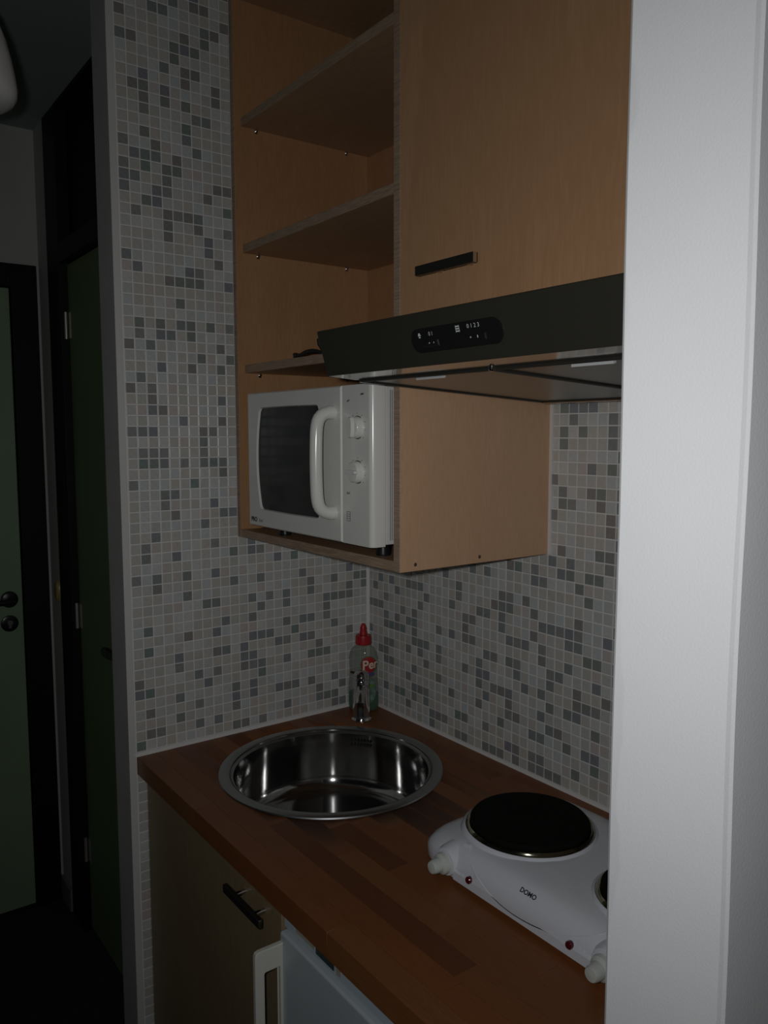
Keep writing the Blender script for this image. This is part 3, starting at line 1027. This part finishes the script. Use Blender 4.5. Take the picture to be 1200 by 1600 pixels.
# ================================================================== RANGE HOOD
HL, HR = 0.629, 1.227
hood = thing('range_hood', 'dark slimline cooker hood under the wall cupboard', 'cooker hood', ((HL + HR) / 2, -0.26, 1.66))
obj('hood_shell', B().prism([(-0.505, 1.6935), (-0.030, 1.664), (-0.0015, 1.664), (-0.0015, 1.757), (-0.505, 1.757)], 0, HL + 0.004, HR - 0.004), 'hood_body', hood)
fp = [(-0.518, 1.6905), (-0.524, 1.712), (-0.531, 1.737), (-0.5365, 1.7555), (-0.5350, 1.7575), (-0.505, 1.7580), (-0.505, 1.6905)]
obj('front_panel', B().prism(fp, 0, HL, HR, 0.0006), 'hood', hood)
ec = [(-0.512, 1.6925), (-0.522, 1.722), (-0.5335, 1.738), (-0.5345, 1.746), (-0.530, 1.750), (-0.44, 1.752), (-0.44, 1.690)]
for xa in (HL - 0.004, HR):
    obj('end_cap', B().prism(ec, 0, xa, xa + 0.004, 0.0005), 'hood_black', hood)


def under(y):
    return 1.6905 - (y + 0.518) * (0.0275 / 0.488)


# polished lip along the lower front edge
obj('front_lip', B().prism([(-0.5175, 1.6905), (-0.466, under(-0.466) - 0.0012), (-0.466, under(-0.466) + 0.004), (-0.5165, 1.6935)], 0, HL + 0.001, HR - 0.001, 0.0008), 'hood_lip', hood)


def filt(x0, x1):
    ya, yb = -0.463, -0.052
    b = B()
    def q(x, y, d):
        return (x, y, under(y) - d)
    b.add([q(x0, ya, 0.0015), q(x1, ya, 0.0015), q(x1, yb, 0.0015), q(x0, yb, 0.0015), q(x0, ya, -0.006), q(x1, ya, -0.006), q(x1, yb, -0.006), q(x0, yb, -0.006)],
          [(0, 1, 2, 3), (4, 7, 6, 5), (0, 4, 5, 1), (1, 5, 6, 2), (2, 6, 7, 3), (3, 7, 4, 0)])
    fo = obj('filter', b, 'filter', hood)
    # rolled frame round the mesh
    fr = B()
    c = [Vector(q(x0, ya, 0.0025)), Vector(q(x1, ya, 0.0025)), Vector(q(x1, yb, 0.0025)), Vector(q(x0, yb, 0.0025))]
    for i in range(4):
        fr.tube([c[i], c[(i + 1) % 4]], 0.0026, 8)
    obj('filter_frame', fr, 'hood_body', fo)
    xm = (x0 + x1) / 2 + 0.012
    lt = B()
    yl = ya + 0.007
    lt.add([q(xm - 0.030, yl, 0.0075), q(xm + 0.030, yl, 0.0075), q(xm + 0.030, yl + 0.004, 0.0065), q(xm - 0.030, yl + 0.004, 0.0065),
            q(xm - 0.030, yl - 0.001, 0.0), q(xm + 0.030, yl - 0.001, 0.0), q(xm + 0.030, yl + 0.006, 0.0), q(xm - 0.030, yl + 0.006, 0.0)],
           [(0, 1, 2, 3), (4, 7, 6, 5), (0, 4, 5, 1), (1, 5, 6, 2), (2, 6, 7, 3), (3, 7, 4, 0)])
    obj('filter_latch', lt, 'latch', fo)


filt(HL + 0.014, 0.935)
filt(0.941, HR - 0.012)
eb = B()
for xx in (HL + 0.006, HR - 0.006):
    eb.tube([(xx, -0.462, under(-0.462) - 0.002), (xx, -0.045, under(-0.045) - 0.002)], 0.0028, 8)
eb.tube([(HL + 0.006, -0.038, under(-0.038) - 0.003), (HR - 0.006, -0.038, under(-0.038) - 0.003)], 0.0032, 8)
obj('edge_rail', eb, 'chrome', hood)
obj('catch', B().lathe([(0.004, 0.0), (0.004, 0.0035), (0.0025, 0.005), (0.0, 0.005)], (0.938, -0.466, under(-0.466) - 0.001), (0, -0.2, -1), 14), 'chrome', hood)
# control inset on the front panel
def hfront(x, z, lift):
    y = -0.518 - (z - 1.6905) * (0.0185 / 0.065)
    return Vector((x, y - lift, z + lift * 0.28))


cx0, cx1, cz0, cz1 = 0.852, 1.020, 1.7070, 1.7365
b = B()
pl = []
rr = (cz1 - cz0) / 2
for i in range(13):
    a = PI / 2 + PI * i / 12
    pl.append((cx0 + rr + rr * math.cos(a), (cz0 + cz1) / 2 + rr * math.sin(a)))
for i in range(13):
    a = -PI / 2 + PI * i / 12
    pl.append((cx1 - rr + rr * math.cos(a), (cz0 + cz1) / 2 + rr * math.sin(a)))
n = len(pl)
vs = [hfront(x, z, 0.0015) for x, z in pl] + [hfront(x, z, -0.001) for x, z in pl]
b.add(vs, [tuple(range(n)), tuple(range(n, 2 * n))[::-1]] + [(i, (i + 1) % n, n + (i + 1) % n, n + i) for i in range(n)])
cp = obj('control_panel', b, 'hood_black', hood)
for (xa, xb) in ((0.876, 0.906), (0.952, 0.992)):
    sb = B()
    sb.add([hfront(x, z, l) for (x, z, l) in ((xa, 1.7125, 0.0015), (xb, 1.7125, 0.0015), (xb, 1.7205, 0.0015), (xa, 1.7205, 0.0015), (xa + 0.001, 1.7135, 0.0035), (xb - 0.001, 1.7135, 0.0035), (xb - 0.001, 1.7195, 0.0035), (xa + 0.001, 1.7195, 0.0035))],
           [(4, 5, 6, 7), (0, 1, 5, 4), (1, 2, 6, 5), (2, 3, 7, 6), (3, 0, 4, 7)])
    obj('slider', sb, 'hood_black', cp)
obj('lettering', glyphs('0 1', 0.0068, lambda u, v: hfront(0.8935 + u, 1.7280 + v, 0.0021)), 'print_pale', cp)
obj('lettering', glyphs('0 1 2 3', 0.0068, lambda u, v: hfront(0.9730 + u * 1.15, 1.7300 + v, 0.0021)), 'print_pale', cp)
ic = B()
def rect(x0, x1, z0, z1, l=0.0021):
    ic.add([hfront(x0, z0, l), hfront(x1, z0, l), hfront(x1, z1, l), hfront(x0, z1, l)], [(0, 1, 2, 3)])
for k in range(3):                                   # fan pictogram: framed bars
    rect(0.9420, 0.9480, 1.7255 + k * 0.0028, 1.7270 + k * 0.0028)
rect(0.9415, 0.9422, 1.7250, 1.7330)
rect(0.9478, 0.9485, 1.7250, 1.7330)
rect(0.8690, 0.8725, 1.7245, 1.7262)                 # lamp pictogram
ic.add([hfront(0.8678, 1.7270, 0.0021), hfront(0.8737, 1.7270, 0.0021), hfront(0.8722, 1.7305, 0.0021), hfront(0.8693, 1.7305, 0.0021)], [(0, 1, 2, 3)])
rect(0.8884, 0.8904, 1.7157, 1.7172, 0.0038)         # slider dots
rect(0.8975, 0.8990, 1.7157, 1.7172, 0.0038)
rect(0.9660, 0.9680, 1.7157, 1.7172, 0.0038)
rect(0.9785, 0.9800, 1.7150, 1.7180, 0.0038)
obj('pictogram', ic, 'print_pale', cp)

# ================================================================== MICROWAVE
MX0, MX1, MXD, MY, MZ0, MZ1 = 0.122, 0.581, 0.487, -0.400, 1.407, 1.687
mw = thing('microwave', 'white microwave oven with two dials in the bottom of the shelf unit', 'microwave', ((MX0 + MX1) / 2, -0.22, UZ + UT))
obj('case', B().box(MX0 + 0.004, MX1 - 0.003, MY + 0.030, -0.045, MZ0 + 0.002, MZ1 - 0.002, 0.004), 'micro_case', mw)
for xx in (MX0 + 0.05, MX1 - 0.05):
    for yy in (-0.34, -0.09):
        obj('foot', B().lathe([(0.013, 0.0002), (0.014, 0.004), (0.012, 0.026)], (xx, yy, UZ + UT), (0, 0, 1), 16), 'black_metal', mw)
vb = B()
for k in range(5):
    vb.box(MX1 - 0.0032, MX1 - 0.0022, -0.36 + k * 0.004, -0.3585 + k * 0.004, MZ0 + 0.01, MZ1 - 0.01)
obj('side_groove', vb, 'ink_grey', mw)
obj('control_front', B().prism([(MXD + 0.0008, MY + 0.004), (MXD + 0.003, MY), (MX1 - 0.010, MY - 0.0005), (MX1 - 0.004, MY + 0.002), (MX1, MY + 0.008), (MX1, MY + 0.029), (MXD + 0.0008, MY + 0.029)], 2, MZ0, MZ1, 0.0012), 'micro', mw)

# door with its bowed window opening
dW0, dW1 = MX0 + 0.001, MXD - 0.0008
win = []
zc, zh = 1.5495, 0.1065


def wl_x(z):                                           # left edge of the window bows outwards
    t = (z - zc) / zh
    return 0.1600 + 0.016 * t * t


def wr_x(z):
    return 0.414 - 0.004 * abs((z - zc) / zh)


rc = 0.008
NW = 14
for i in range(NW + 1):                                # bottom to top on the left
    z = zc - zh + rc + (2 * zh - 2 * rc) * i / NW
    win.append((wl_x(z), z))
win.append((wl_x(zc + zh) + rc * 0.3, zc + zh - rc * 0.3))
win.append((wl_x(zc + zh) + rc, zc + zh))
win.append((0.30, zc + zh + 0.001))
win.append((wr_x(zc + zh) - rc, zc + zh))
win.append((wr_x(zc + zh) - rc * 0.3, zc + zh - rc * 0.3))
for i in range(NW + 1):
    z = zc + zh - rc - (2 * zh - 2 * rc) * i / NW
    win.append((wr_x(z), z))
win.append((wr_x(zc - zh) - rc * 0.3, zc - zh + rc * 0.3))
win.append((wr_x(zc - zh) - rc, zc - zh))
win.append((0.30, zc - zh - 0.001))
win.append((wl_x(zc - zh) + rc, zc - zh))
win.append((wl_x(zc - zh) + rc * 0.3, zc - zh + rc * 0.3))
n = len(win)
cxw, czw = (dW0 + dW1) / 2, (MZ0 + MZ1) / 2


def to_rect(x, z):
    """The window point pushed outwards to the door's edge."""
    dx, dz = x - cxw, z - czw
    s = 1e9
    if dx > 1e-9: s = min(s, (dW1 - cxw) / dx)
    if dx < -1e-9: s = min(s, (dW0 - cxw) / dx)
    if dz > 1e-9: s = min(s, (MZ1 - czw) / dz)
    if dz < -1e-9: s = min(s, (MZ0 - czw) / dz)
    return (cxw + dx * s, czw + dz * s)


outer = [to_rect(x, z) for x, z in win]
for cxn, czn in ((dW0, MZ0), (dW0, MZ1), (dW1, MZ1), (dW1, MZ0)):   # snap the nearest points to the corners
    i = min(range(n), key=lambda i: (outer[i][0] - cxn) ** 2 + (outer[i][1] - czn) ** 2)
    outer[i] = (cxn, czn)


def rb(ring, y, ins=0.0):
    o_ = []
    for x, z in ring:
        x = min(max(x, dW0 + ins), dW1 - ins)
        z = min(max(z, MZ0 + ins), MZ1 - ins)
        o_.append((x, y, z))
    return o_


vs = rb(outer, MY + 0.028) + rb(outer, MY + 0.003) + rb(outer, MY, 0.0025) + [(x, MY, z) for x, z in win] + [(x + (cxw - x) * 0.012, MY + 0.006, z + (czw - z) * 0.02) for x, z in win]
fs = []
for j in range(4):
    for i in range(n):
        k = (i + 1) % n
        fs.append((j * n + i, j * n + k, (j + 1) * n + k, (j + 1) * n + i))
fs.append(tuple(range(n)))
md = obj('door', B().add(vs, fs), 'micro', mw)
obj('window', B().add([(x, MY + 0.0045, z) for x, z in win] + [(x, MY + 0.0075, z) for x, z in win],
                      [tuple(range(n)), tuple(range(n, 2 * n))[::-1]] + [(i, (i + 1) % n, n + (i + 1) % n, n + i) for i in range(n)]), 'micro_glass', md)
hx = 0.4600
hpts = []
for (yy, zz) in ((-0.398, 1.640), (-0.408, 1.6405), (-0.420, 1.638), (-0.430, 1.630), (-0.4345, 1.617), (-0.436, 1.595), (-0.437, 1.5495), (-0.436, 1.504), (-0.4345, 1.482), (-0.430, 1.469), (-0.420, 1.461), (-0.408, 1.4585), (-0.398, 1.459)):
    hpts.append((hx, yy, zz))
# smooth the loop a little
fine = []
for i in range(len(hpts) - 1):
    a_, b_ = Vector(hpts[i]), Vector(hpts[i + 1])
    fine += [a_, (a_ + b_) / 2]
fine.append(Vector(hpts[-1]))
sm = [fine[0]] + [(fine[i - 1] + 2 * fine[i] + fine[i + 1]) / 4 for i in range(1, len(fine) - 1)] + [fine[-1]]
obj('handle', B().tube(sm, [0.0125] * 3 + [0.0115] * (len(sm) - 6) + [0.0125] * 3, 18), 'micro', md)
obj('lettering', glyphs('PRO', 0.0125, lambda u, v: (0.1470 + u * 1.1, MY - 0.0004, 1.4205 + v), 0.0006), 'ink', md)
obj('lettering', glyphs('line', 0.0115, lambda u, v: (0.1765 + u * 1.1, MY - 0.0004, 1.4200 + v), 0.0001), 'ink_grey', md)
for kz, turn in ((1.6130, 90), (1.5360, 0)):
    kx = 0.5385
    k = obj('knob', B().lathe([(0.0190, 0.0), (0.0190, 0.004), (0.0180, 0.0105), (0.0160, 0.0125), (0.0, 0.0135)], (kx, MY - 0.0005, kz), (0, -1, 0), 36, sx=1, sy=1), 'micro', mw)
    a = math.radians(turn)
    gx, gz = math.cos(a), math.sin(a)
    gb = B()
    gl, gw = 0.0180, (0.0075 if turn else 0.0040)
    ring = []
    for i in range(24):
        t = 2 * PI * i / 24
        ring.append((gl * math.copysign(abs(math.cos(t)) ** 0.6, math.cos(t)), gw * math.copysign(abs(math.sin(t)) ** 0.6, math.sin(t))))
    vs = []
    for sc, d in ((1.0, 0.006), (1.0, 0.0165), (0.90, 0.0190)):
        for (p, q_) in ring:
            vs.append((kx + p * sc * gx - q_ * sc * gz, MY - d, kz + p * sc * gz + q_ * sc * gx))
    fs = [(j * 24 + i, j * 24 + (i + 1) % 24, (j + 1) * 24 + (i + 1) % 24, (j + 1) * 24 + i) for j in range(2) for i in range(24)] + [tuple(range(48, 72))]
    obj('knob_grip', gb.add(vs, fs), 'micro', k)
    mk = B()
    for t in range(9):
        an = math.radians(225 - t * 33.75)
        x, z = kx + 0.0245 * math.cos(an), kz + 0.0245 * math.sin(an)
        mk.box(x - 0.0011, x + 0.0011, MY - 0.0010, MY - 0.0004, z - 0.0007, z + 0.0007)
    obj('dial_mark', mk, 'ink_grey', k)
    mk2 = B()
    for s_ in (-1, 1):
        for q_ in range(-3, 4):
            an = math.radians(90 * s_ + q_ * 9)
            x, z = kx + 0.0192 * math.cos(an), kz + 0.0192 * math.sin(an)
            mk2.box(x - 0.0013, x + 0.0013, MY - 0.0012, MY - 0.0004, z - 0.0009, z + 0.0009)
    obj('dial_arc', mk2, 'ink', k)
pm = B()
def prect(x0, x1, z0, z1):
    pm.box(x0, x1, MY - 0.0010, MY - 0.0003, z0, z1)
prect(0.5480, 0.5570, 1.6680, 1.6705)
prect(0.5500, 0.5590, 1.6695, 1.6715)
prect(0.5060, 0.5120, 1.6575, 1.6600)
prect(0.5080, 0.5155, 1.6595, 1.6615)
prect(0.5050, 0.5140, 1.4960, 1.4985)
prect(0.5065, 0.5078, 1.4985, 1.5005)
prect(0.5135, 0.5148, 1.4985, 1.5005)
for k in range(5):
    prect(0.5045, 0.5155, 1.4480 + k * 0.0040, 1.4490 + k * 0.0040)
prect(0.5045, 0.5053, 1.4480, 1.4650)
prect(0.5147, 0.5155, 1.4480, 1.4650)
obj('printed_mark', pm, 'ink_grey', mw)

# ================================================================== BASE CUPBOARD
bc = thing('base_cupboard', 'brown-fronted base cupboard under the sink', 'cupboard', (0.31, -0.30, 0.0))
BX0, BX1 = 0.004, 0.609
panel('side_panel', BX0, BX0 + UT, -0.580, -0.010, 0.10, 0.858, 'birch_in', bc)
panel('side_panel', BX1 - UT, BX1, -0.578, -0.010, 0.10, 0.858, 'birch_in', bc)
panel('bottom_panel', BX0 + UT, BX1 - UT, -0.580, -0.010, 0.10, 0.118, 'birch_in', bc)
obj('plinth', B().box(BX0, BX1, -0.545, -0.527, 0.0005, 0.10), 'skirting', bc)
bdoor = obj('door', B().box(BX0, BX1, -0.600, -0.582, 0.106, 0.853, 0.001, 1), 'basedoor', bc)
bar_handle(0.450, 0.581, 0.8125, -0.600, bdoor)

# ================================================================== FRIDGE
fg = thing('fridge', 'white under-counter fridge with a loop handle beside the base cupboard', 'fridge', (0.90, -0.30, 0.0))
FX0, FX1 = 0.6110, 1.180
obj('cabinet', B().box(FX0, FX1, -0.555, -0.03, 0.02, 0.852, 0.004), 'fridge', fg)
for xx in (FX0 + 0.06, FX1 - 0.06):
    for yy in (-0.50, -0.09):
        obj('foot', B().lathe([(0.018, 0.0005), (0.018, 0.012), (0.010, 0.022)], (xx, yy, 0.0), (0, 0, 1), 14), 'black_metal', fg)
fs_ = obj('top_strip', B().box(FX0 + 0.002, FX1 - 0.002, -0.598, -0.555, 0.8155, 0.8535, 0.003), 'fridge_fascia', fg)
obj('badge', B().box(0.712, 0.762, -0.5995, -0.597, 0.8235, 0.8385, 0.0008), 'badge', fs_)
obj('sticker', B().box(0.652, 0.708, -0.5986, -0.597, 0.8260, 0.8480, 0.0003), 'beige', fs_)
obj('sticker', B().box(0.767, 0.780, -0.5986, -0.597, 0.8220, 0.8350, 0.0003), 'beige', fs_)
fd = obj('door', B().box(FX0 + 0.001, FX1 - 0.001, -0.606, -0.558, 0.055, 0.811, 0.0045, 3), 'fridge', fg)
# loop handle on the door's left edge
hz1, hz0 = 0.7960, 0.4300
yo, yi = -0.655, -0.605
out = [(yi, hz1), (yo + 0.006, hz1), (yo + 0.0018, hz1 - 0.0018), (yo, hz1 - 0.006), (yo, hz0 + 0.006), (yo + 0.0018, hz0 + 0.0018), (yo + 0.006, hz0), (yi, hz0)]
inn = [(yi - 0.004, hz0 + 0.034), (yo + 0.021, hz0 + 0.034), (yo + 0.018, hz0 + 0.037), (yo + 0.018, hz1 - 0.037), (yo + 0.021, hz1 - 0.034), (yi - 0.004, hz1 - 0.034)]
lb_ = B()
xh0, xh1 = 0.6135, 0.6235
def offs(ring, d):                                  # shrink a ring towards (d > 0) or away from its middle
    cy = sum(p[0] for p in ring) / len(ring)
    cz = sum(p[1] for p in ring) / len(ring)
    return [(y + math.copysign(d, cy - y), z + math.copysign(d, cz - z)) for y, z in ring]


out = [(yi, hz1), (yo + 0.007, hz1), (yo + 0.002, hz1 - 0.002), (yo, hz1 - 0.007), (yo, hz0 + 0.007), (yo + 0.002, hz0 + 0.002), (yo + 0.007, hz0), (yi, hz0)]
inn = [(yi - 0.005, hz1 - 0.035), (yo + 0.0165, hz1 - 0.035), (yo + 0.0145, hz1 - 0.036), (yo + 0.0135, hz1 - 0.038), (yo + 0.0135, hz0 + 0.038), (yo + 0.0145, hz0 + 0.036), (yo + 0.0165, hz0 + 0.035), (yi - 0.005, hz0 + 0.035)]
e_ = 0.0016
loops = [[(xh0 + e_, p) for p in out], [(xh1 - e_, p) for p in out], [(xh1, p) for p in offs(out, e_)], [(xh1, p) for p in offs(inn, -e_)],
         [(xh1 - e_, p) for p in inn], [(xh0 + e_, p) for p in inn], [(xh0, p) for p in offs(inn, -e_)], [(xh0, p) for p in offs(out, e_)]]
n = len(out)
vs = [(x, p[0], p[1]) for lp in loops for x, p in lp]
fs = []
for j in range(8):
    k = (j + 1) % 8
    for i in range(n):
        i2 = (i + 1) % n
        fs.append((j * n + i, j * n + i2, k * n + i2, k * n + i))
lb_.add(vs, fs)
obj('handle', lb_, 'fridge_handle', fd)

# marks and perforations too small to pick apart singly
for o in bpy.data.objects:
    if o.parent is not None and o.name.split('.')[0] in ('pictogram', 'dial_mark', 'dial_arc', 'printed_mark', 'strainer', 'overflow', 'side_groove'):
        o['kind'] = 'stuff'
